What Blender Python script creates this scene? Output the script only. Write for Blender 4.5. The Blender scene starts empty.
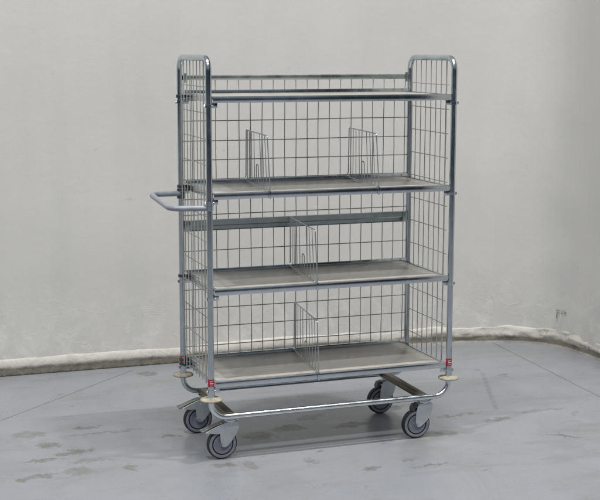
import bpy, bmesh, math, random
from math import sin, cos, pi, radians
from mathutils import Vector, Matrix, noise
random.seed(7)
C = bpy.data.collections.new('scene'); bpy.context.scene.collection.children.link(C)
scene = bpy.context.scene

# ------------------------------------------------------------------ helpers
def obj(name, bm, mats, parent=None, smooth=True, angle=35):
    me = bpy.data.meshes.new(name)
    bm.normal_update()
    bm.to_mesh(me); bm.free()
    o = bpy.data.objects.new(name, me); C.objects.link(o)
    if not isinstance(mats, (list, tuple)): mats = [mats]
    for m in mats: me.materials.append(m)
    if smooth:
        for p in me.polygons: p.use_smooth = True
        try: me.set_sharp_from_angle(angle=radians(angle))
        except Exception: pass
    if parent is not None: o.parent = parent
    return o

def tag(o, label=None, cat=None, group=None, kind=None):
    if label: o['label'] = label
    if cat: o['category'] = cat
    if group: o['group'] = group
    if kind: o['kind'] = kind
    return o

def empty(name, loc=(0, 0, 0)):
    e = bpy.data.objects.new(name, None); C.objects.link(e); e.location = loc
    e.empty_display_size = .1
    return e

def fillet(pts, R, n=7):
    pts = [Vector(p) for p in pts]; out = [pts[0]]
    for i in range(1, len(pts)-1):
        a, b, c = pts[i-1], pts[i], pts[i+1]
        d1 = (a-b).normalized(); d2 = (c-b).normalized()
        ang = d1.angle(d2)
        if abs(ang-pi) < .01: out.append(b); continue
        t = R/math.tan(ang/2); t = min(t, (a-b).length*.49 if i > 1 else (a-b).length*.98, (c-b).length*.49 if i < len(pts)-2 else (c-b).length*.98)
        r = t*math.tan(ang/2)
        cen = b+(d1+d2).normalized()*(r/sin(ang/2))
        p0 = b+d1*t-cen; p1 = b+d2*t-cen
        tot = p0.angle(p1); ax = p0.cross(p1).normalized()
        for k in range(n+1):
            out.append(cen+Matrix.Rotation(tot*k/n, 3, ax) @ p0)
    out.append(pts[-1]); return out

def tube(bm, pts, r, seg=10, caps=True, mat=0):
    pts = [Vector(p) for p in pts]
    t0 = (pts[1]-pts[0]).normalized()
    up = Vector((0, 0, 1)) if abs(t0.z) < .9 else Vector((0, 1, 0))
    nrm = t0.cross(up).normalized(); prev = t0; rings = []
    for i, p in enumerate(pts):
        if i == 0: t = t0
        elif i == len(pts)-1: t = (pts[i]-pts[i-1]).normalized()
        else: t = ((pts[i]-pts[i-1]).normalized()+(pts[i+1]-pts[i]).normalized()).normalized()
        q = prev.rotation_difference(t); nrm = (q @ nrm).normalized(); prev = t
        b = t.cross(nrm)
        rings.append([bm.verts.new(p+nrm*(r*cos(2*pi*k/seg))+b*(r*sin(2*pi*k/seg))) for k in range(seg)])
    for a, b in zip(rings, rings[1:]):
        for k in range(seg):
            f = bm.faces.new((a[k], a[(k+1) % seg], b[(k+1) % seg], b[k])); f.material_index = mat
    if caps:
        bm.faces.new(rings[0][::-1]).material_index = mat; bm.faces.new(rings[-1]).material_index = mat

def box(bm, x0, x1, y0, y1, z0, z1, bev=0.0, mat=0):
    b = bmesh.new()
    v = [b.verts.new((x, y, z)) for x in (x0, x1) for y in (y0, y1) for z in (z0, z1)]
    for f in ((0, 1, 3, 2), (4, 6, 7, 5), (0, 4, 5, 1), (2, 3, 7, 6), (0, 2, 6, 4), (1, 5, 7, 3)):
        b.faces.new([v[i] for i in f])
    if bev > 0: bmesh.ops.bevel(b, geom=b.edges[:], offset=bev, segments=2, affect='EDGES', profile=.5)
    for f in b.faces: f.material_index = mat
    merge(bm, b)

def merge(bm, b, M=None):
    if M is not None: bmesh.ops.transform(b, matrix=M, verts=b.verts)
    mp = {v: bm.verts.new(v.co) for v in b.verts}
    for f in b.faces:
        nf = bm.faces.new([mp[v] for v in f.verts]); nf.material_index = f.material_index
    b.free()

def prism(bm, poly, y0, y1, bev=0.0, mat=0):          # polygon in x,z extruded along y
    b = bmesh.new()
    A = [b.verts.new((x, y0, z)) for x, z in poly]; B = [b.verts.new((x, y1, z)) for x, z in poly]
    b.faces.new(A); b.faces.new(B[::-1]); n = len(poly)
    for i in range(n): b.faces.new((A[i], B[i], B[(i+1) % n], A[(i+1) % n]))
    bmesh.ops.recalc_face_normals(b, faces=b.faces)
    if bev: bmesh.ops.bevel(b, geom=b.edges[:], offset=bev, segments=1, affect='EDGES')
    for f in b.faces: f.material_index = mat
    merge(bm, b)

def lathe(bm, prof, seg=40, axis='z', cen=(0, 0, 0), mats=None, ring=False):   # prof: (radius, height), closed
    rings = []
    for r, h in prof:
        ring = []
        for k in range(seg):
            a = 2*pi*k/seg
            if axis == 'z': v = (r*cos(a), r*sin(a), h)
            elif axis == 'y': v = (r*cos(a), h, r*sin(a))
            else: v = (h, r*cos(a), r*sin(a))
            ring.append(bm.verts.new(Vector(v)+Vector(cen)))
        rings.append(ring)
    fs = []
    for i in range(len(rings)-1):
        a, b = rings[i], rings[i+1]
        for k in range(seg):
            f = bm.faces.new((a[k], a[(k+1) % seg], b[(k+1) % seg], b[k])); fs.append(f)
            if mats: f.material_index = mats[i]
    if ring:
        a, b = rings[-1], rings[0]
        for k in range(seg): fs.append(bm.faces.new((a[k], a[(k+1) % seg], b[(k+1) % seg], b[k])))
        bmesh.ops.recalc_face_normals(bm, faces=fs); return
    if prof[0][0] > 0:
        f = bm.faces.new(rings[0][::-1]); fs.append(f); f.material_index = mats[0] if mats else 0
    if prof[-1][0] > 0:
        f = bm.faces.new(rings[-1]); fs.append(f); f.material_index = mats[-1] if mats else 0
    bmesh.ops.recalc_face_normals(bm, faces=fs)

# ------------------------------------------------------------------ materials
class NB:
    def __init__(s, name):
        s.m = bpy.data.materials.new(name); s.m.use_nodes = True
        s.t = s.m.node_tree; s.t.nodes.clear()
        s.out = s.n('ShaderNodeOutputMaterial'); s.b = s.n('ShaderNodeBsdfPrincipled')
        s.t.links.new(s.b.outputs[0], s.out.inputs[0])
        s.co = s.n('ShaderNodeTexCoord').outputs['Object']
    def n(s, t): return s.t.nodes.new(t)
    def set(s, sock, v):
        if hasattr(v, 'links'): s.t.links.new(v, sock)
        else: sock.default_value = v
    def noise(s, scale, detail=4, rough=.55, co=None, stretch=None, dist=0, color=False):
        co = co if co is not None else s.co
        if stretch:
            mp = s.n('ShaderNodeMapping'); s.set(mp.inputs[0], co); mp.inputs['Scale'].default_value = stretch; co = mp.outputs[0]
        n = s.n('ShaderNodeTexNoise'); s.set(n.inputs['Vector'], co)
        n.inputs['Scale'].default_value = scale; n.inputs['Detail'].default_value = detail
        n.inputs['Roughness'].default_value = rough; n.inputs['Distortion'].default_value = dist
        return n.outputs['Color' if color else 'Fac']
    def mr(s, v, a, b, c=0., d=1., smooth=False):
        n = s.n('ShaderNodeMapRange'); s.set(n.inputs['Value'], v)
        if smooth: n.interpolation_type = 'SMOOTHSTEP'
        for k, x in zip(('From Min', 'From Max', 'To Min', 'To Max'), (a, b, c, d)): s.set(n.inputs[k], x)
        return n.outputs[0]
    def math(s, op, a, b=0., c=None):
        n = s.n('ShaderNodeMath'); n.operation = op; s.set(n.inputs[0], a); s.set(n.inputs[1], b)
        if c is not None: s.set(n.inputs[2], c)
        return n.outputs[0]
    def vm(s, op, a, b=None):
        n = s.n('ShaderNodeVectorMath'); n.operation = op; s.set(n.inputs[0], a)
        if b is not None: s.set(n.inputs[1], b)
        return n.outputs['Value'] if op in ('LENGTH', 'DOT_PRODUCT') else n.outputs[0]
    def mix(s, f, a, b):
        n = s.n('ShaderNodeMix'); n.data_type = 'RGBA'
        s.set(n.inputs[0], f)
        for sock, v in ((n.inputs[6], a), (n.inputs[7], b)):
            if isinstance(v, tuple) and len(v) == 3: v = (*v, 1)
            s.set(sock, v)
        return n.outputs[2]
    def bump(s, h, strength=.3, dist=.002, prev=None):
        n = s.n('ShaderNodeBump'); s.set(n.inputs['Height'], h)
        n.inputs['Strength'].default_value = strength; n.inputs['Distance'].default_value = dist
        if prev is not None: s.set(n.inputs['Normal'], prev)
        return n.outputs[0]
    def sep(s, v=None):
        n = s.n('ShaderNodeSeparateXYZ'); s.set(n.inputs[0], v if v is not None else s.co); return n.outputs
    def fin(s, col, rough=.5, metal=0., normal=None, **kw):
        if isinstance(col, tuple): col = (*col, 1)
        s.set(s.b.inputs['Base Color'], col); s.set(s.b.inputs['Roughness'], rough); s.set(s.b.inputs['Metallic'], metal)
        if normal is not None: s.set(s.b.inputs['Normal'], normal)
        for k, v in kw.items(): s.set(s.b.inputs[k.replace('_', ' ')], v)
        return s.m

def zinc(name, a, b, r0=.28, r1=.5, dull=(.3, .32, .31)):
    k = NB(name)
    n1 = k.noise(22, 5, .65, stretch=(1, 1, .5)); n2 = k.noise(160, 3, .6); n3 = k.noise(5, 4, .6)
    c = k.mix(k.mr(n1, .3, .7), a, b)
    c = k.mix(k.mr(n3, .52, .72, 0, .55), c, dull)
    rg = k.mr(n1, .3, .7, r0, r1)
    return k.fin(c, rg, 1.0, k.bump(n2, .12, .0008))
Z = zinc('galvanised_steel', (.56, .60, .63), (.68, .71, .73), .10, .19, (.45, .48, .49))
ZT = zinc('galvanised_tube', (.46, .52, .56), (.64, .69, .72), .12, .24, (.36, .40, .40))
ZR = zinc('galvanised_rail', (.44, .485, .475), (.57, .61, .60), .24, .38, (.24, .27, .26))
WIRE = zinc('galvanised_wire', (.43, .43, .41), (.56, .56, .54), .4, .6, (.31, .27, .21))
WIRE.node_tree.nodes['Principled BSDF'].inputs['Metallic'].default_value = .7
DW = zinc('divider_wire', (.44, .46, .46), (.58, .60, .60), .35, .5, (.26, .26, .25))
CHR = zinc('bright_zinc_tube', (.66, .69, .72), (.76, .79, .82), .12, .26, (.5, .52, .54))
def plain(name, col, rough, metal=0, var=.25, sc=30, bs=.1):
    k = NB(name); n = k.noise(sc, 5, .6)
    d = tuple(x*(1-var) for x in col); l = tuple(min(1, x*(1+var)) for x in col)
    return k.fin(k.mix(k.mr(n, .3, .7), d, l), k.mr(n, .3, .7, rough*.85, min(1, rough*1.15)), metal, k.bump(k.noise(sc*6, 3), bs, .001))
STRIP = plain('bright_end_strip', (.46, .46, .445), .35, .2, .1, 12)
BLACK = plain('black_plastic', (.045, .05, .052), .4)
BRASS = plain('yellow_zinc_bar', (.19, .17, .125), .45, .75, .3, 18)
PEDAL = plain('dull_pedal_steel', (.24, .245, .23), .55, .6, .2, 20)
CAST = plain('pressed_zinc_plate', (.54, .58, .60), .45, .6, .12, 14)
HANDLE = plain('grey_coated_handle', (.26, .28, .32), .34, 0, .16, 26)
DISC = plain('beige_rubber_disc', (.33, .30, .235), .7, 0, .35, 45)
TREAD = plain('dark_tread_rubber', (.022, .024, .027), .65, 0, .4, 60)
TYRE = plain('grey_tyre_rubber', (.225, .24, .275), .6, 0, .2, 50)
HUB = plain('grey_plastic_hub', (.19, .205, .24), .45, 0, .15, 40)
RED = plain('red_sticker', (.42, .02, .045), .4, 0, .12, 60)
WHITE = plain('white_print', (.7, .66, .66), .5, 0, .1, 60)

# shelf panel: brown-grey smooth board
k = NB('grey_brown_board')
n1 = k.noise(7, 6, .65, stretch=(1, 2.2, 1)); n2 = k.noise(70, 4, .6, stretch=(.25, 1, 1)); n3 = k.noise(24, 4, .7)
c = k.mix(k.mr(n1, .3, .72), (.30, .285, .26), (.385, .368, .34))
c = k.mix(k.mr(n2, .55, .8, 0, .35), c, (.46, .445, .415))
c = k.mix(k.mr(n3, .6, .8, 0, .2), c, (.25, .235, .21))
for ang, th in ((.25, .0022), (-.5, .0018), (1.3, .002)):
    mp = k.n('ShaderNodeMapping'); k.set(mp.inputs[0], k.co); mp.inputs['Rotation'].default_value = (0, 0, ang); mp.inputs['Scale'].default_value = (1.2, 9, 3)
    ns = k.noise(2.6, 2, .5, co=mp.outputs[0])
    sm_ = k.math('MULTIPLY', k.mr(k.math('ABSOLUTE', k.math('SUBTRACT', ns, .5)), th*2, th*.5), k.mr(k.noise(6, 3, .6), .5, .6, 0, .5))
    c = k.mix(sm_, c, (.50, .49, .46))
dst = k.mr(k.noise(3.2, 6, .7, dist=.5), .5, .7, 0, .35); c = k.mix(dst, c, (.42, .41, .385))
BOARD = k.fin(c, k.mr(n1, .3, .7, .24, .40), 0, k.bump(n2, .05, .001))

# wall
k = NB('painted_wall'); X, Y, Zc = k.sep()
n1 = k.noise(.9, 5, .55); n2 = k.noise(5, 6, .65); n3 = k.noise(2.2, 4, .6, stretch=(2.2, 2.2, .18)); n4 = k.noise(38, 5, .7)
c = k.mix(k.mr(n1, .3, .7), (.55, .543, .527), (.60, .592, .575))
c = k.mix(k.mr(n3,   .42, .70, 0, .38), c, (.515, .511, .502))
c = k.mix(k.mr(n2, .55, .72, 0, .2), c, (.64, .63, .60))
low = k.mr(k.math('ADD', Zc, k.mr(n2, .3, .7, -.08, .08)), .55, .02, 0, 1, True)      # grubby, patched band at the foot
patch = k.math('MULTIPLY', low, k.mr(k.noise(9, 6, .7, dist=.6), .48, .66, 0, .55))
c = k.mix(patch, c, (.76, .75, .70))
scr = k.math('MULTIPLY', low, k.mr(k.noise(6, 7, .75, dist=1.2, stretch=(1, 1, 1.3)), .60, .68, 0, .35))
c = k.mix(scr, c, (.36, .35, .32))
tiny = k.mr(k.noise(14, 3, .5, dist=.3), .735, .76, 0, .35)
c = k.mix(tiny, c, (.42, .41, .38))
h = k.math('ADD', k.math('MULTIPLY', n2, 1.0), k.math('MULTIPLY', n4, .12))
nb = k.bump(h, .28, .008)
wr = k.n('ShaderNodeTexNoise'); k.set(wr.inputs['Vector'], k.co); wr.inputs['Scale'].default_value = 4.2; wr.inputs['Detail'].default_value = 5; wr.inputs['Distortion'].default_value = 1.6
rid = k.math('ABSOLUTE', k.math('SUBTRACT', wr.outputs['Fac'], .5))
rid = k.math('MULTIPLY', k.mr(rid, 0, .022, 1, 0, True), k.mr(Zc, .55, .05, .0, 1))
nb = k.bump(rid, .14, .004, nb)
WALL = k.fin(c, .62, 0, nb)

# foot of the wall: cream paint above, brown-grey dirt below
k = NB('wall_foot_paint'); X, Y, Zc = k.sep()
n1 = k.noise(9, 6, .7, dist=.5); n2 = k.noise(40, 5, .7); n3 = k.noise(2.4, 3, .5)
c = k.mix(k.mr(n2, .3, .7), (.47, .455, .415), (.55, .537, .495))
chip = k.math('MULTIPLY', k.mr(n1, .56, .62), k.mr(X, 1.2, 2.1, .25, .9))
c = k.mix(chip, c, (.33, .30, .25))
dz = k.math('ADD', Zc, k.mr(n1, .3, .7, -.012, .014))
dirt = k.mr(dz, .053, .036, 0, 1)
dc = k.mix(k.mr(n2, .3, .7), (.17, .16, .125), (.27, .255, .21))
c = k.mix(dirt, c, dc)
rim = k.math('MULTIPLY', k.mr(X, 1.2, 1.5), k.mr(k.math('ADD', Zc, k.mr(n2, .3, .7, -.004, .004)), .014, .009))
c = k.mix(rim, c, (.52, .50, .44))
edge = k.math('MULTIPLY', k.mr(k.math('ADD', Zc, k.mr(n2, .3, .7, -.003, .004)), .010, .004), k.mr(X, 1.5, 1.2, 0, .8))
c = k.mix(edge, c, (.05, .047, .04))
FOOT = k.fin(c, .72, 0, k.bump(n1, .5, .012, k.bump(n2, .4, .004)))

# floor
k = NB('coated_concrete_floor')
n0 = k.noise(.8, 4, .5); n1 = k.noise(4, 6, .65); n2 = k.noise(26, 6, .7); n3 = k.noise(150, 3, .6)
c = k.mix(k.mr(n0, .3, .7), (.222, .231, .256), (.262, .272, .298))
c = k.mix(k.mr(n1, .42, .72, 0, .45), c, (.285, .295, .322))
c = k.mix(k.mr(n2, .56, .75, 0, .28), c, (.215, .215, .22))
sm = k.mr(k.noise(3.0, 6, .7, stretch=(.55, 2.0, 1), dist=.4), .52, .68, 0, .5)       # smeared wear
c = k.mix(sm, c, (.185, .182, .172))
sp = k.mr(k.noise(9, 5, .7, stretch=(.8, 1.4, 1), dist=.9), .65, .70, 0, .5)
c = k.mix(sp, c, (.13, .126, .114))
# uneven coordinates for the individual stains
wob = k.vm('SUBTRACT', k.noise(15, 8, .78, color=True), (.5, .5, .5))
sc_ = k.n('ShaderNodeVectorMath'); sc_.operation = 'SCALE'; k.set(sc_.inputs[0], wob); sc_.inputs[3].default_value = .21
wco = k.vm('ADD', k.co, sc_.outputs[0])
stains = [(-0.640,0.623,0.081,0.055),(-0.493,0.315,0.085,0.030),(-0.578,0.447,0.054,0.036),(-0.522,0.067,0.060,0.044),(-0.385,0.644,0.056,0.030),(0.088,1.489,0.053,0.045),(-0.380,1.015,0.023,0.014),(-0.397,1.246,0.015,0.013),(-0.078,0.404,0.043,0.019),(-0.343,0.546,0.193,0.013),(-0.626,0.251,0.091,0.017),(-0.319,0.047,0.022,0.036),(1.640,0.214,0.127,0.014),(1.378,0.160,0.075,0.030),(1.520,-0.166,0.085,0.016),(0.758,-0.244,0.028,0.026),(0.989,-0.447,0.024,0.018),(0.810,-0.330,0.10,0.010),(1.070,0.042,0.055,0.037),(1.793,0.859,0.035,0.015),(1.712,0.999,0.018,0.015),(0.137,-0.089,0.025,0.051),(0.043,-0.056,0.059,0.025),(0.460,-0.025,0.021,0.018),(0.376,-0.121,0.031,0.026),(0.570,-0.284,0.039,0.022),(0.294,0.272,0.069,0.060),(0.598,0.473,0.085,0.032),(0.455,0.341,0.075,0.046),(0.720,0.295,0.10,0.031),(-.45,.18,.10,.018),(-.70,.05,.09,.03),(1.25,.28,.14,.012),(1.05,.5,.12,.01)]
acc = None
for i, (x, y, a, b) in enumerate(stains):
    mp = k.n('ShaderNodeMapping'); mp.vector_type = 'TEXTURE'; k.set(mp.inputs[0], wco)
    mp.inputs['Location'].default_value = (x, y, 0); mp.inputs['Scale'].default_value = (a*1.25, b*1.35, 1)
    mp.inputs['Rotation'].default_value = (0, 0, [0, .06, -.08, .15][i % 4] - (.55 if i == 14 else 0))
    f = k.mr(k.vm('LENGTH', mp.outputs[0]), .62, .85, .80 if i % 3 else .55, 0)
    acc = f if acc is None else k.math('MAXIMUM', acc, f)
acc = k.math('MULTIPLY', acc, k.mr(k.noise(24, 8, .85), .34, .56, .2, 1))
spat = k.math('MULTIPLY', k.mr(k.noise(34, 6, .7, stretch=(.6, 1.3, 1), dist=.8), .63, .68), k.mr(k.noise(1.3, 3, .5), .48, .6, 0, .55))
acc = k.math('MAXIMUM', acc, spat)
broad = k.mr(k.noise(1.7, 7, .72, dist=.7), .50, .68, 0, .42)
c = k.mix(broad, c, (.175, .175, .172))
pores = k.mr(k.noise(95, 3, .55), .64, .74, 0, .35)
c = k.mix(pores, c, (.12, .118, .11))
scr1 = k.n('ShaderNodeTexNoise'); k.set(scr1.inputs['Vector'], k.vm('MULTIPLY', k.co, (.6, 2.4, 1))); scr1.inputs['Scale'].default_value = 2.1; scr1.inputs['Detail'].default_value = 3; scr1.inputs['Distortion'].default_value = .8
scrm = k.math('MULTIPLY', k.mr(k.math('ABSOLUTE', k.math('SUBTRACT', scr1.outputs['Fac'], .47)), .0035, .0008), k.mr(k.noise(5, 4, .6), .5, .62, 0, .4))

c = k.mix(acc, c, (.125, .119, .103))
def seg(x0, y0, x1, y1, w, soft=.5):
    L = math.hypot(x1-x0, y1-y0)/2
    mp = k.n('ShaderNodeMapping'); mp.vector_type = 'TEXTURE'
    w2 = k.n('ShaderNodeVectorMath'); w2.operation = 'SCALE'; k.set(w2.inputs[0], wob); w2.inputs[3].default_value = .008
    k.set(mp.inputs[0], k.vm('ADD', k.co, w2.outputs[0]))
    mp.inputs['Location'].default_value = ((x0+x1)/2, (y0+y1)/2, 0); mp.inputs['Scale'].default_value = (L, w, 1)
    mp.inputs['Rotation'].default_value = (0, 0, math.atan2(y1-y0, x1-x0))
    a = k.sep(k.vm('ABSOLUTE', mp.outputs[0]))
    return k.math('MULTIPLY', k.mr(a[0], 1, .97), k.mr(a[1], 1, soft))
j = k.math('MAXIMUM', seg(-1.9, -.22, .05, 1.605, .0042), seg(2.10, 1.56, 1.93, -1.2, .0042))
j = k.math('MULTIPLY', j, k.mr(n2, .3, .6, .5, .9))
c = k.mix(j, c, (.09, .087, .08))
sc1 = k.math('MULTIPLY', k.math('MAXIMUM', seg(-.5, .855, 1.3, .80, .009, .1), seg(1.45, .30, 1.72, .95, .018, .1)), k.mr(n2, .35, .6, .1, .6))
c = k.mix(sc1, c, (.125, .12, .108))
sc2 = k.math('MULTIPLY', seg(.09, .035, 1.0, .05, .004, .3), .55)
c = k.mix(sc2, c, (.42, .42, .42))
rg = k.math('ADD', k.mr(n1, .3, .7, .22, .38), k.math('MULTIPLY', broad, .25))
rg = k.math('ADD', rg, k.math('MULTIPLY', acc, .2))
hh = k.math('SUBTRACT', k.math('ADD', k.math('MULTIPLY', n2, .5), k.math('MULTIPLY', n3, .0)), k.math('MULTIPLY', j, 1.5))
FLOOR = k.fin(c, rg, 0, k.bump(hh, .16, .004))
SCUFF = plain('dark_scuff', (.24, .235, .215), .8)

# ------------------------------------------------------------------ setting
bm = bmesh.new()
v = [bm.verts.new(p) for p in ((-9, -12, 0), (6, -12, 0), (6, 3, 0), (-9, 3, 0))]; bm.faces.new(v)
tag(obj('floor', bm, FLOOR, smooth=False), kind='structure')

raw = [(-9, 1.69), (-2, 1.685), (-.6, 1.68), (.3, 1.67), (1.0, 1.672), (1.45, 1.655), (1.80, 1.612), (2.05, 1.560), (2.22, 1.50), (2.34, 1.41), (2.405, 1.29), (2.43, 1.12), (2.435, .9), (2.44, .4), (2.445, -.6), (2.45, -1.6)]
def catmull(P, step=.03):
    P = [Vector((*p, 0)) for p in P]; out = []
    for i in range(len(P)-1):
        p0 = P[max(i-1, 0)]; p1 = P[i]; p2 = P[i+1]; p3 = P[min(i+2, len(P)-1)]
        L = (p2-p1).length; n = max(1, int(L/(step if (p1.x > -1.5 and p1.y > -.5) else .25)))
        m1 = (p2-p0).normalized()*L; m2 = (p3-p1).normalized()*L
        for j in range(n):
            t = j/n; out.append((2*t**3-3*t*t+1)*p1+(t**3-2*t*t+t)*m1+(-2*t**3+3*t*t)*p2+(t**3-t*t)*m2)
    out.append(P[-1]); return out
path = catmull(raw)
def inward(i):
    a = path[max(i-1, 0)]; b = path[min(i+1, len(path)-1)]; t = (b-a).normalized(); return Vector((t.y, -t.x, 0))
wall = empty('wall', (0, 1.68, 0))
tag(wall, 'pale grey painted wall with a rounded corner and a dirty cream foot, behind the trolley', 'wall')
wco = Vector((0, 1.68, 0))
bm = bmesh.new(); zs = [.03+(.06*i) for i in range(24)]+[1.6, 1.8, 2.1, 2.5, 2.9]
rings = []
for i, p in enumerate(path):
    n = inward(i); r = []
    for z in zs:
        q = Vector((p.x, p.y, z)); a = .012*noise.noise(q*1.1)+.005*noise.noise(q*3.5)*max(.25, 1-z)
        a += .006*noise.noise(Vector((q.x*2.6, q.y*2.6, z*.5+5)))+.0022*noise.noise(Vector((q.x*8, q.y*8, z*.8+9)))
        if p.x > 1.5: a += .0025*min(1, p.x-1.5)*(1-abs(noise.noise(Vector((q.x*3+z*2, q.y*3, z*1.6+2))))*4)
        r.append(bm.verts.new(q+n*a))
    rings.append(r)
for a, b in zip(rings, rings[1:]):
    for j in range(len(zs)-1): bm.faces.new((a[j], b[j], b[j+1], a[j+1]))
# close the back so the wall has thickness
back = [[bm.verts.new((p.x-inward(i).x*.12, p.y-inward(i).y*.12, z)) for z in (zs[0], zs[-1])] for i, p in enumerate(path)]
for i in range(len(path)-1):
    bm.faces.new((back[i][1], back[i+1][1], back[i+1][0], back[i][0]))
    bm.faces.new((rings[i][-1], rings[i+1][-1], back[i+1][1], back[i][1]))
w = obj('wall_surface', bm, WALL, smooth=True, angle=60); w.parent = wall; w.matrix_parent_inverse = Matrix.Translation((0, -1.68, 0))
# foot
prof = [(-.02, .093), (-.010, .092), (-.001, .089), (.005, .083), (.009, .074), (.0125, .064), (.0145, .054), (.0145, .044), (.012, .037), (.010, .028), (.009, .014), (.004, -.01)]
bm = bmesh.new(); rings = []
for i, p in enumerate(path):
    n = inward(i); rough = min(1, max(0, (p.x-1.0)/.9)); r = []
    big = noise.noise(Vector((p.x*1.7, p.y*1.7, 3.)))*.008
    for q, (o_, z) in enumerate(prof):
        s = Vector((p.x, p.y, z)); top = 1 if q < 9 else .3
        d = (.003+.007*rough)*noise.noise(s*14)+(.002+.013*rough)*(abs(noise.noise(Vector((p.x*7+z*9, p.y*7, z*38))))-.25)+(.0015+.008*rough)*noise.noise(s*45)+.004*rough*noise.noise(s*110)
        zz = z+(big+(.004+.012*rough)*noise.noise(Vector((p.x*8, p.y*8, 7.7))))*min(1, z/.05 if z > 0 else 0)
        r.append(bm.verts.new(Vector((p.x, p.y, max(zz, -.01)))+n*(o_*(1-.35*rough)+d*top)))
    rings.append(r)
for a, b in zip(rings, rings[1:]):
    for j in range(len(prof)-1): bm.faces.new((a[j+1], b[j+1], b[j], a[j]))
w = obj('wall_foot', bm, FOOT, smooth=True, angle=80); w.parent = wall; w.matrix_parent_inverse = Matrix.Translation((0, -1.68, 0))
# scuff on the right-hand wall
def wall_at(ang_pt):
    best = min(range(len(path)), key=lambda i: (path[i]-Vector(ang_pt)).length); return path[best], inward(best)
CAM = Vector((-1.3836, -4.8305, 1.636))
bm = bmesh.new()
p, n = wall_at((2.40, 1.31, 0)); tdir = Vector((n.y, -n.x, 0)).normalized()
if tdir.y > 0: tdir = -tdir
def wp(a, z): return p+n*.012+tdir*a+Vector((0, 0, z))
def stroke(pts, r):
    tube(bm, [wp(q[0]*.75+.01, .19+(q[1]-.19)*.75) for q in pts], r*.7, 6)
stroke([(-.028, .215), (-.01, .220), (.004, .214)], .0035)
stroke([(-.022, .214), (-.018, .195), (-.024, .17), (-.020, .15)], .004)
stroke([(.022, .214), (.042, .222), (.058, .212), (.048, .196)], .0035)
stroke([(.024, .205), (.020, .190)], .003)
w = obj('scuff_mark', bm, SCUFF); w.parent = wall; w.matrix_parent_inverse = Matrix.Translation((0, -1.68, 0))

# ------------------------------------------------------------------ trolley
W, D = 1.05, .431
ZS = [1.458, 1.0824, .7016, .3275]
RT = .0123
trolley = empty('shelf_trolley', (0, 0, 0))
tag(trolley, 'tall galvanised mesh shelf trolley with four shelves standing on four swivel casters', 'trolley', None)
TOP = 1.6055
# two hoop frames
for x in (0, W):
    bm = bmesh.new()
    tube(bm, fillet([(x, 0, .262), (x, 0, TOP), (x, D, TOP), (x, D, .262)], .05, 10), RT, 20)
    hf = obj('hoop_frame', bm, ZT, trolley)
    # mesh panel
    bm = bmesh.new(); s = 1 if x == 0 else -1
    ys = [.07+.0495*i for i in range(7)]
    for i, y in enumerate(ys):
        r = .0021
        jx = random.uniform(-.0015, .0015)
        tube(bm, [(x, y+random.uniform(-.001, .001), TOP-.008), (x+jx, y, 1.0), (x, y, ZS[3]-.018)], .0031 if i == 0 else r, 8)
    tube(bm, [(x, D-.022, TOP-.03), (x, D-.022, ZS[3]-.018)], .0030, 8)
    for i in range(12):
        z = 1.495-.1015*i
        tube(bm, [(x+.003, .052, z-.001), (x+.0035, .2, z+random.uniform(-.001, .001)), (x+.003, D-.008, z+.001)], .0020, 8)
    obj('side_mesh', bm, WIRE, trolley)
# rear mesh panels
for z0, z1, hz in ((.925, 1.512, [1.342, 1.258, 1.177, 1.095, 1.012, .945, 1.428]), (.318, .8765, [.791, .707, .624, .541, .459, .377])):
    bm = bmesh.new()
    for i in range(20):
        x = .051+.05132*i; j = random.uniform(-.0012, .0012)
        q_ = [z0+(z1-z0)*t_/6 for t_ in range(7)]
        tube(bm, [(x+j*.5+random.uniform(-.0012, .0012), D+random.uniform(-.001, .0008), zq) for zq in q_], .0020, 8)
    for z in hz:
        tube(bm, [(.012, D+.003, z), (.5, D+.003, z+random.uniform(-.0015, .0015)), (.78, D+.003, z+random.uniform(-.0015, .0015)), (W-.012, D+.003, z)], .0021, 8)
    obj('rear_mesh', bm, WIRE, trolley)
# top rail + its end tabs
bm = bmesh.new()
box(bm, .012, W-.012, D-.010, D+.010, 1.511, 1.5325, .003)
for x in (.014, W-.030): box(bm, x, x+.016, D-.0125, D-.0095, 1.500, 1.541, .001)
obj('top_rail', bm, ZR, trolley)
# middle rail: hat profile
bm = bmesh.new()
prism_pts = [(D-.012, .924), (D+.008, .924), (D+.008, .877), (D-.004, .877), (D-.004, .8785), (D+.004, .8785), (D+.004, .894), (D-.010, .897), (D-.012, .901)]
b = bmesh.new()
A = [b.verts.new((.011, y, z)) for y, z in prism_pts]; B = [b.verts.new((W-.011, y, z)) for y, z in prism_pts]
b.faces.new(A); b.faces.new(B[::-1])
for i in range(len(A)): b.faces.new((A[i], B[i], B[(i+1) % len(A)], A[(i+1) % len(A)]))
bmesh.ops.recalc_face_normals(b, faces=b.faces); merge(bm, b)
for x in (.012, W-.034): box(bm, x, x+.022, D-.0165, D-.0125, .880, .922, .001)
obj('middle_rail', bm, ZR, trolley, angle=25)

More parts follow.
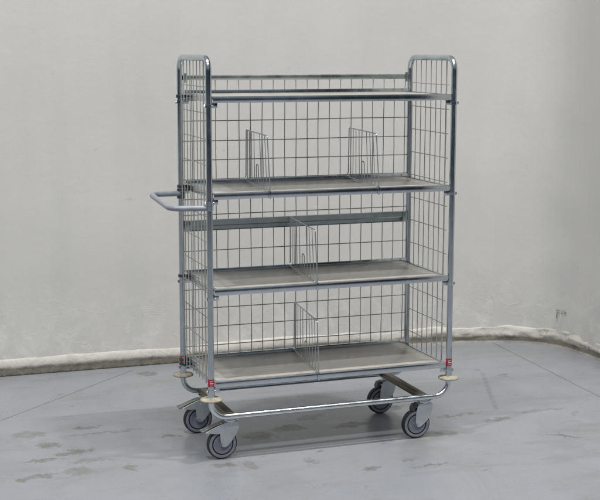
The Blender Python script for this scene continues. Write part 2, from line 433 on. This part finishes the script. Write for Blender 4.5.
# shelves
X0, X1 = .0165, W-.0165
for si, z in enumerate(ZS):
    bm = bmesh.new()
    # front lip: folded channel with bright top flange
    box(bm, X0, X1, -.006, -.003, z-.0235, z-.0012, .001)
    box(bm, X0, X1, -.0065, .014, z-.0012, z+.0012, .0009)
    box(bm, X0, X1, -.003, .016, z-.0245, z-.0225, .0006)
    # rear upstand
    box(bm, X0, X1, D-.018, D-.0155, z-.018, z+.013, .0008)
    box(bm, X0, X1, D-.0155, D-.0065, z+.0105, z+.013, .0008)
    # side rails
    for xa, xb in ((X0, X0+.003), (X1-.003, X1)):
        box(bm, xa, xb, .0165, D-.0185, z-.0235, z+.001, .0008)
    box(bm, X0+.003, X0+.014, .0165, D-.0185, z-.0012, z+.001, .0005)
    box(bm, X1-.014, X1-.003, .0165, D-.0185, z-.0012, z+.001, .0005)
    # under-shelf stiffeners
    for yy in (.14, .29): box(bm, X0+.004, X1-.004, yy, yy+.025, z-.020, z-.0075, .001)
    sh = obj('shelf', bm, Z, trolley)
    bm = bmesh.new()
    box(bm, X0+.0032, X1-.0032, .0162, D-.0186, z-.007, z-.002, .0006)
    obj('shelf_board', bm, BOARD, sh)
    # thin pale strip laid on the board along its left end
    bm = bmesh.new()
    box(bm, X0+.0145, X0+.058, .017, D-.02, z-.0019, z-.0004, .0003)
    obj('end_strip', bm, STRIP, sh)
    # slotted hook plates where the shelf meets the posts
    for cx, sx in ((0, 1), (W, -1)):
        for cy, sy in ((0, 1), (D, -1)):
            bm = bmesh.new()
            zz = z-.036
            a, b_ = sorted((cx+sx*.010, cx+sx*.036))
            box(bm, a, b_, cy+sy*.004-.002, cy+sy*.004+.002, zz-.008, z-.022, .0008)
            tube(bm, [(cx-.0185, cy, zz), (cx+.0185, cy, zz)], .0048, 12)
            tube(bm, [(cx-sx*.0195, cy, zz), (cx-sx*.0165, cy, zz)], .0075, 6)
            lathe(bm, [(RT, zz-.006), (RT+.0026, zz-.0055), (RT+.0026, zz+.0055), (RT, zz+.006)], 20, cen=(cx, cy, 0))
            obj('shelf_hook', bm, Z, sh)
    # dark clips round the left rear post
    bm = bmesh.new()
    for dz in ((-.012, ) if si != 3 else (-.02, .0)):
        lathe(bm, [(RT, z+dz-.007), (RT+.004, z+dz-.006), (RT+.0042, z+dz+.005), (RT, z+dz+.007)], 20, cen=(0, D, 0))
        box(bm, -.004, .028, D-.020, D-.013, z+dz-.007, z+dz+.007, .0015)
    obj('post_clip', bm, BLACK, sh)

# handle
bm = bmesh.new()
tube(bm, fillet([(.0, D-.004, 1.040), (-.131, D-.004, 1.040), (-.156, .004, 1.030), (-.0, .004, 1.026)], .045, 9), .0112, 16)
hd = obj('push_handle', bm, HANDLE, trolley)
for y, z in ((D, 1.040), (0, 1.026)):
    bm = bmesh.new()
    for dz in (-.016, .016) if y else (.016,):
        lathe(bm, [(RT, z+dz-.005), (RT+.005, z+dz-.0045), (RT+.005, z+dz+.0045), (RT, z+dz+.005)], 20, cen=(0, y, 0))
    lathe(bm, [(RT, z-.010), (RT+.0035, z-.009), (RT+.0035, z+.009), (RT, z+.010)], 20, cen=(0, y, 0))
    obj('handle_clamp', bm, BLACK if y else Z, hd)

# base frame: two bent tubes
for y in (0, D):
    bm = bmesh.new()
    tube(bm, fillet([(0, y, .256), (0, y, .183), (W, y, .183), (W, y, .256)], .062, 10), .0122, 20)
    obj('base_tube', bm, CHR if y == 0 else ZT, trolley)
for x in (.082, .938):
    bm = bmesh.new()
    box(bm, x-.017, x+.017, .004, D-.004, .1715, .1750, .0008)
    box(bm, x-.017, x-.0135, .013, D-.013, .175, .1935, .0008)
    box(bm, x+.0135, x+.017, .013, D-.013, .175, .1935, .0008)
    box(bm, x-.0135, x+.0135, .013, D-.013, .1925, .1950, .0004)
    obj('cross_bar', bm, BRASS, trolley)
# bumper discs and stickers
for x in (0, W):
    for y in (0, D):
        bm = bmesh.new()
        lathe(bm, [(.0125, .2515), (.036, .2525), (.0435, .2555), (.0445, .259), (.042, .2625), (.034, .2645), (.017, .2665), (.0125, .2665)], 40, cen=(x, y, 0))
        obj('bumper_disc', bm, DISC, trolley)
        bm = bmesh.new()
        lathe(bm, [(.0124, .262), (.0146, .263), (.0146, .289), (.0124, .291)], 24, cen=(x, y, 0))
        obj('foot_sleeve', bm, Z, trolley)
for x, y in ((0, 0), (W, 0), (0, D)):
    bm = bmesh.new()
    r = RT+.0006; z0, z1 = .312, .343
    n = 16; vs = []
    for kx in range(n+1):
        a = radians(-205+230*kx/n)
        vs.append((bm.verts.new((x+r*cos(a), y+r*sin(a), z0)), bm.verts.new((x+r*cos(a), y+r*sin(a), z1))))
    for a, b in zip(vs, vs[1:]): bm.faces.new((a[0], b[0], b[1], a[1]))
    st = obj('red_sticker', bm, RED, trolley)
    bm = bmesh.new(); r = RT+.0010
    for (za, zb, a0, a1) in ((.334, .3362, -125, -75), (.325, .3285, -118, -62), (.325, .334, -122, -117), (.3165, .3185, -120, -80)):
        vs = []
        for kx in range(7):
            a = radians(a0+(a1-a0)*kx/6)
            vs.append((bm.verts.new((x+r*cos(a), y+r*sin(a), za)), bm.verts.new((x+r*cos(a), y+r*sin(a), zb))))
        for a, b in zip(vs, vs[1:]): bm.faces.new((a[0], b[0], b[1], a[1]))
    obj('white_print', bm, WHITE, st)

# casters
def caster(wx, wy, brake):
    R = .0625; zc = R; sx = wx+.034
    M = lambda pts: [(wx+a/1000, zc+b/1000) for a, b in pts]
    bm = bmesh.new()
    if brake: poly = M([(-72, 55), (-46, 49), (-13, 47), (-11, 22), (-8, 4), (-2, -9), (8, -12), (17, -8), (30, 4), (46, 26), (60, 50), (67, 66), (68, 88), (60, 92), (20, 92), (-10, 84), (-50, 68)])
    else: poly = M([(-6, 57), (-9, 22), (-7, 4), (-2, -9), (8, -12), (17, -8), (38, 8), (59, 32), (68, 60), (70, 84), (62, 90), (10, 90), (2, 82)])
    for s in (-1, 1):
        ya, yb = sorted((wy+s*.0195, wy+s*.0222)); prism(bm, poly, ya, yb, .0006)
    box(bm, wx+.004, wx+.066, wy-.0195, wy+.0195, zc+.087, zc+.090, .0008)
    obj_ = obj('caster', bm, CAST, trolley, angle=25)
    bm = bmesh.new()
    lathe(bm, [(.024, zc+.090), (.026, zc+.0925), (.026, zc+.098), (.020, zc+.1025), (.0, zc+.1025)][::1], 28, cen=(sx+.002, wy, 0))
    box(bm, sx-.030, sx+.034, wy-.027, wy+.027, zc+.1027, zc+.1063, .001)
    for a in (-.021, .025):
        for b in (-.018, .018): tube(bm, [(sx+a, wy+b, zc+.098), (sx+a, wy+b, zc+.1125)], .0045, 6)
    obj('swivel_plate', bm, Z, obj_)
    bm = bmesh.new()
    h = .0155
    lathe(bm, [(.0455, -h+.001), (.048, -h), (.0560, -h+.0006), (.0605, -h+.0035), (.0622, -h+.008), (.0625, 0), (.0622, h-.008), (.0605, h-.0035), (.0560, h-.0006), (.048, h), (.0455, h-.001)], 64, 'y', (wx, wy, zc),
          [1, 1, 0, 0, 0, 0, 0, 0, 1, 1], ring=True)
    obj('tyre', bm, [TREAD, TYRE], obj_)
    bm = bmesh.new()
    def side(s): return [(.0, s*.0175), (.012, s*.0175), (.0135, s*.013), (.026, s*.0125), (.030, s*.0145), (.0395, s*.0150), (.0400, s*.0105), (.0440, s*.0105), (.0445, s*.0145), (.0454, s*.0145)]
    pr = side(-1)+side(1)[::-1]
    mt = [0]*(len(pr)-1)
    for q in (5, 6, 7): mt[q] = 1; mt[len(pr)-2-q] = 1
    lathe(bm, pr, 56, 'y', (wx, wy, zc), mt)
    obj('hub', bm, [HUB, TREAD], obj_)
    bm = bmesh.new()
    tube(bm, [(wx, wy-.027, zc), (wx, wy+.027, zc)], .0045, 6)
    for s in (-1, 1): tube(bm, [(wx, wy+s*.0222, zc), (wx, wy+s*.0262, zc)], .0075, 6)
    obj('axle_bolt', bm, Z, obj_)
    bm = bmesh.new(); tube(bm, [(wx+.008, wy-.0235, zc+.069), (wx+.008, wy+.0235, zc+.069)], .003, 8); obj('cross_pin', bm, Z, obj_)
    if brake:
        bm = bmesh.new()
        P = [(-86, 60), (-78, 63), (-60, 70), (-34, 80), (-8, 88.5), (8, 91)]
        top = [(wx+a/1000, zc+b/1000) for a, b in P]; bot = [(a, b-.003) for a, b in top]
        prism(bm, top+bot[::-1], wy-.0165, wy+.0165, .0007)
        prism(bm, M([(-89, 58), (-85, 62.5), (-74, 65), (-69, 60), (-75, 56), (-86, 55)]), wy-.020, wy+.020, .0015)
        obj('brake_pedal', bm, PEDAL, obj_)
    else:
        bm = bmesh.new()
        prism(bm, M([(-22, 70), (-16, 84), (4, 90), (4, 78), (-8, 74), (-12, 60), (-22, 58)]), wy-.0175, wy+.0175, .001)
        obj('dust_guard', bm, BLACK, obj_)
caster(.053, .035, True); caster(.057, .412, True); caster(.913, .030, False); caster(.922, .430, False)

# ------------------------------------------------------------------ wire dividers hooked on the shelves
def divider(name, z, xf, xft, xb, xbt, label):
    H = .2165; e = empty(name, (xf, 0, z)); inv = Matrix.Translation((-xf, 0, -z))
    yf, yb = -.0095, D-.024
    def P(t, h):           # t = 0 front, 1 back
        xa = xf+(xb-xf)*t; xt = xft+(xbt-xft)*t
        return Vector((xa+(xt-xa)*h/H, yf+(yb-yf)*t+.0, z+.004+h))
    fr = [P(0, 0)+Vector((0, 0, -.030)), P(0, 0), P(0, H), P(1, H), P(1, .012), P(1, .012)+Vector((0, .012, .006))]
    bm = bmesh.new(); tube(bm, fillet(fr, .009, 5), .0024, 8)
    o = obj('outer_wire', bm, DW, e); o.matrix_parent_inverse = inv
    bm = bmesh.new()
    tube(bm, [P(.0, .002), P(1, .002)], .0021, 8)
    for t in (.12, .235, .35, .62, .735, .84, .925):
        tube(bm, [P(t, .002), P(t+random.uniform(-.003, .003), H/2), P(t, H-.001)], .0016, 7)
    o = obj('upright_wires', bm, DW, e); o.matrix_parent_inverse = inv
    bm = bmesh.new()
    tube(bm, fillet([P(.45, .0), P(.45, .088), P(.535, .088), P(.535, 0)], .014, 6), .0022, 8)
    o = obj('short_loop', bm, DW, e); o.matrix_parent_inverse = inv
    bm = bmesh.new()
    p = P(0, 0)
    box(bm, p.x-.005, p.x+.005, -.0125, -.0068, z-.027, z+.0035, .001)
    box(bm, p.x-.005, p.x+.005, -.0125, .010, z+.0014, z+.0040, .001)
    o = obj('front_clip', bm, Z, e); o.matrix_parent_inverse = inv
    bm = bmesh.new(); q = P(1, 0)
    box(bm, q.x-.006, q.x+.006, D-.031, D-.019, z+.002, z+.012, .001)
    o = obj('rear_clip', bm, Z, e); o.matrix_parent_inverse = inv
    tag(e, label, 'shelf divider', 'wire dividers on the trolley shelves')
divider('wire_divider', ZS[1], .246, .235, .279, .281, 'upright wire divider near the left end of the second shelf from the top')
divider('wire_divider', ZS[1], .714, .700, .748, .751, 'upright wire divider toward the right end of the second shelf from the top')
divider('wire_divider', ZS[2], .448, .437, .479, .479, 'upright wire divider in the middle of the third shelf, just above the bottom shelf')
divider('wire_divider', ZS[3], .455, .448, .497, .499, 'upright wire divider in the middle of the bottom shelf')

# ------------------------------------------------------------------ light
def area(loc, sx, sy, power, col, aim=None):
    l = bpy.data.lights.new('ceiling_or_fill_lamp', 'AREA'); l.shape = 'RECTANGLE'; l.size = sx; l.size_y = sy; l.energy = power; l.color = col
    o = bpy.data.objects.new('ceiling_or_fill_lamp', l); C.objects.link(o); o.location = loc
    if aim is not None:
        o.rotation_euler = (Vector(aim)-Vector(loc)).to_track_quat('-Z', 'Y').to_euler()
    return o
LC = (1, .985, .95)
for x, pw in ((-2.6, 300), (.35, 135), (2.5, 335)):
    area((x, -1.55, 9.0), .6, .25, pw, LC)
for x in (-5, -1, 3):  # added fill row, farther forward, put in to brighten the wall
    area((x, -4.6, 8.5), 1.2, .4, 165, LC)
wd = bpy.data.worlds.new('World'); scene.world = wd; wd.use_nodes = True
nt = wd.node_tree; bg = nt.nodes['Background']; bg.inputs[1].default_value = .40
tc = nt.nodes.new('ShaderNodeTexCoord'); sx_ = nt.nodes.new('ShaderNodeSeparateXYZ'); nt.links.new(tc.outputs['Generated'], sx_.inputs[0])
cr = nt.nodes.new('ShaderNodeValToRGB'); nt.links.new(sx_.outputs[2], cr.inputs[0])
e = cr.color_ramp.elements; e[0].position = 0; e[0].color = (.055, .07, .09, 1); e[1].position = 1; e[1].color = (.62, .66, .70, 1)
for p_, c_ in ((.10, (.07, .09, .115, 1)), (.22, (.26, .29, .32, 1)), (.5, (.52, .56, .60, 1))):
    q = e.new(p_); q.color = c_
mp_ = nt.nodes.new('ShaderNodeMapping'); mp_.inputs['Scale'].default_value = (1, 1, .35); nt.links.new(tc.outputs['Generated'], mp_.inputs[0])
nz = nt.nodes.new('ShaderNodeTexNoise'); nz.inputs['Scale'].default_value = 4.5; nt.links.new(mp_.outputs[0], nz.inputs['Vector'])
mr_ = nt.nodes.new('ShaderNodeMapRange'); nt.links.new(nz.outputs['Fac'], mr_.inputs[0])
mr_.inputs[1].default_value = .35; mr_.inputs[2].default_value = .65; mr_.inputs[3].default_value = .8; mr_.inputs[4].default_value = 1.2
vs2 = nt.nodes.new('ShaderNodeVectorMath'); vs2.operation = 'SCALE'; nt.links.new(cr.outputs[0], vs2.inputs[0]); nt.links.new(mr_.outputs[0], vs2.inputs[3])
mx_ = nt.nodes.new('ShaderNodeMapRange'); nt.links.new(sx_.outputs[0], mx_.inputs[0]); mx_.interpolation_type = 'SMOOTHSTEP'
mx_.inputs[1].default_value = .26; mx_.inputs[2].default_value = .40; mx_.inputs[3].default_value = 1.45; mx_.inputs[4].default_value = .55
vs3 = nt.nodes.new('ShaderNodeVectorMath'); vs3.operation = 'SCALE'; nt.links.new(vs2.outputs[0], vs3.inputs[0]); nt.links.new(mx_.outputs[0], vs3.inputs[3])
nt.links.new(vs3.outputs[0], bg.inputs[0])

# ------------------------------------------------------------------ camera
cam = bpy.data.cameras.new('camera'); co = bpy.data.objects.new('camera', cam); C.objects.link(co)
yaw, pitch, roll = .3493, -.1531, .0019
fw = Vector((sin(yaw)*cos(pitch), cos(yaw)*cos(pitch), sin(pitch))); rt = Vector((cos(yaw), -sin(yaw), 0)); up = rt.cross(fw)
r2 = rt*cos(roll)+up*sin(roll); u2 = -rt*sin(roll)+up*cos(roll)
m = Matrix((r2, u2, -fw)).transposed().to_4x4(); m.translation = CAM; co.matrix_world = m
cam.sensor_width = 36; cam.sensor_fit = 'HORIZONTAL'; cam.lens = 1295.02/600*36; cam.clip_end = 100; cam.clip_start = .05
scene.camera = co
scene.render.resolution_x = 1024; scene.render.resolution_y = 853
vs_ = scene.view_settings; vs_.view_transform = 'Standard'; vs_.look = 'None'; vs_.exposure = .1; vs_.gamma = 1
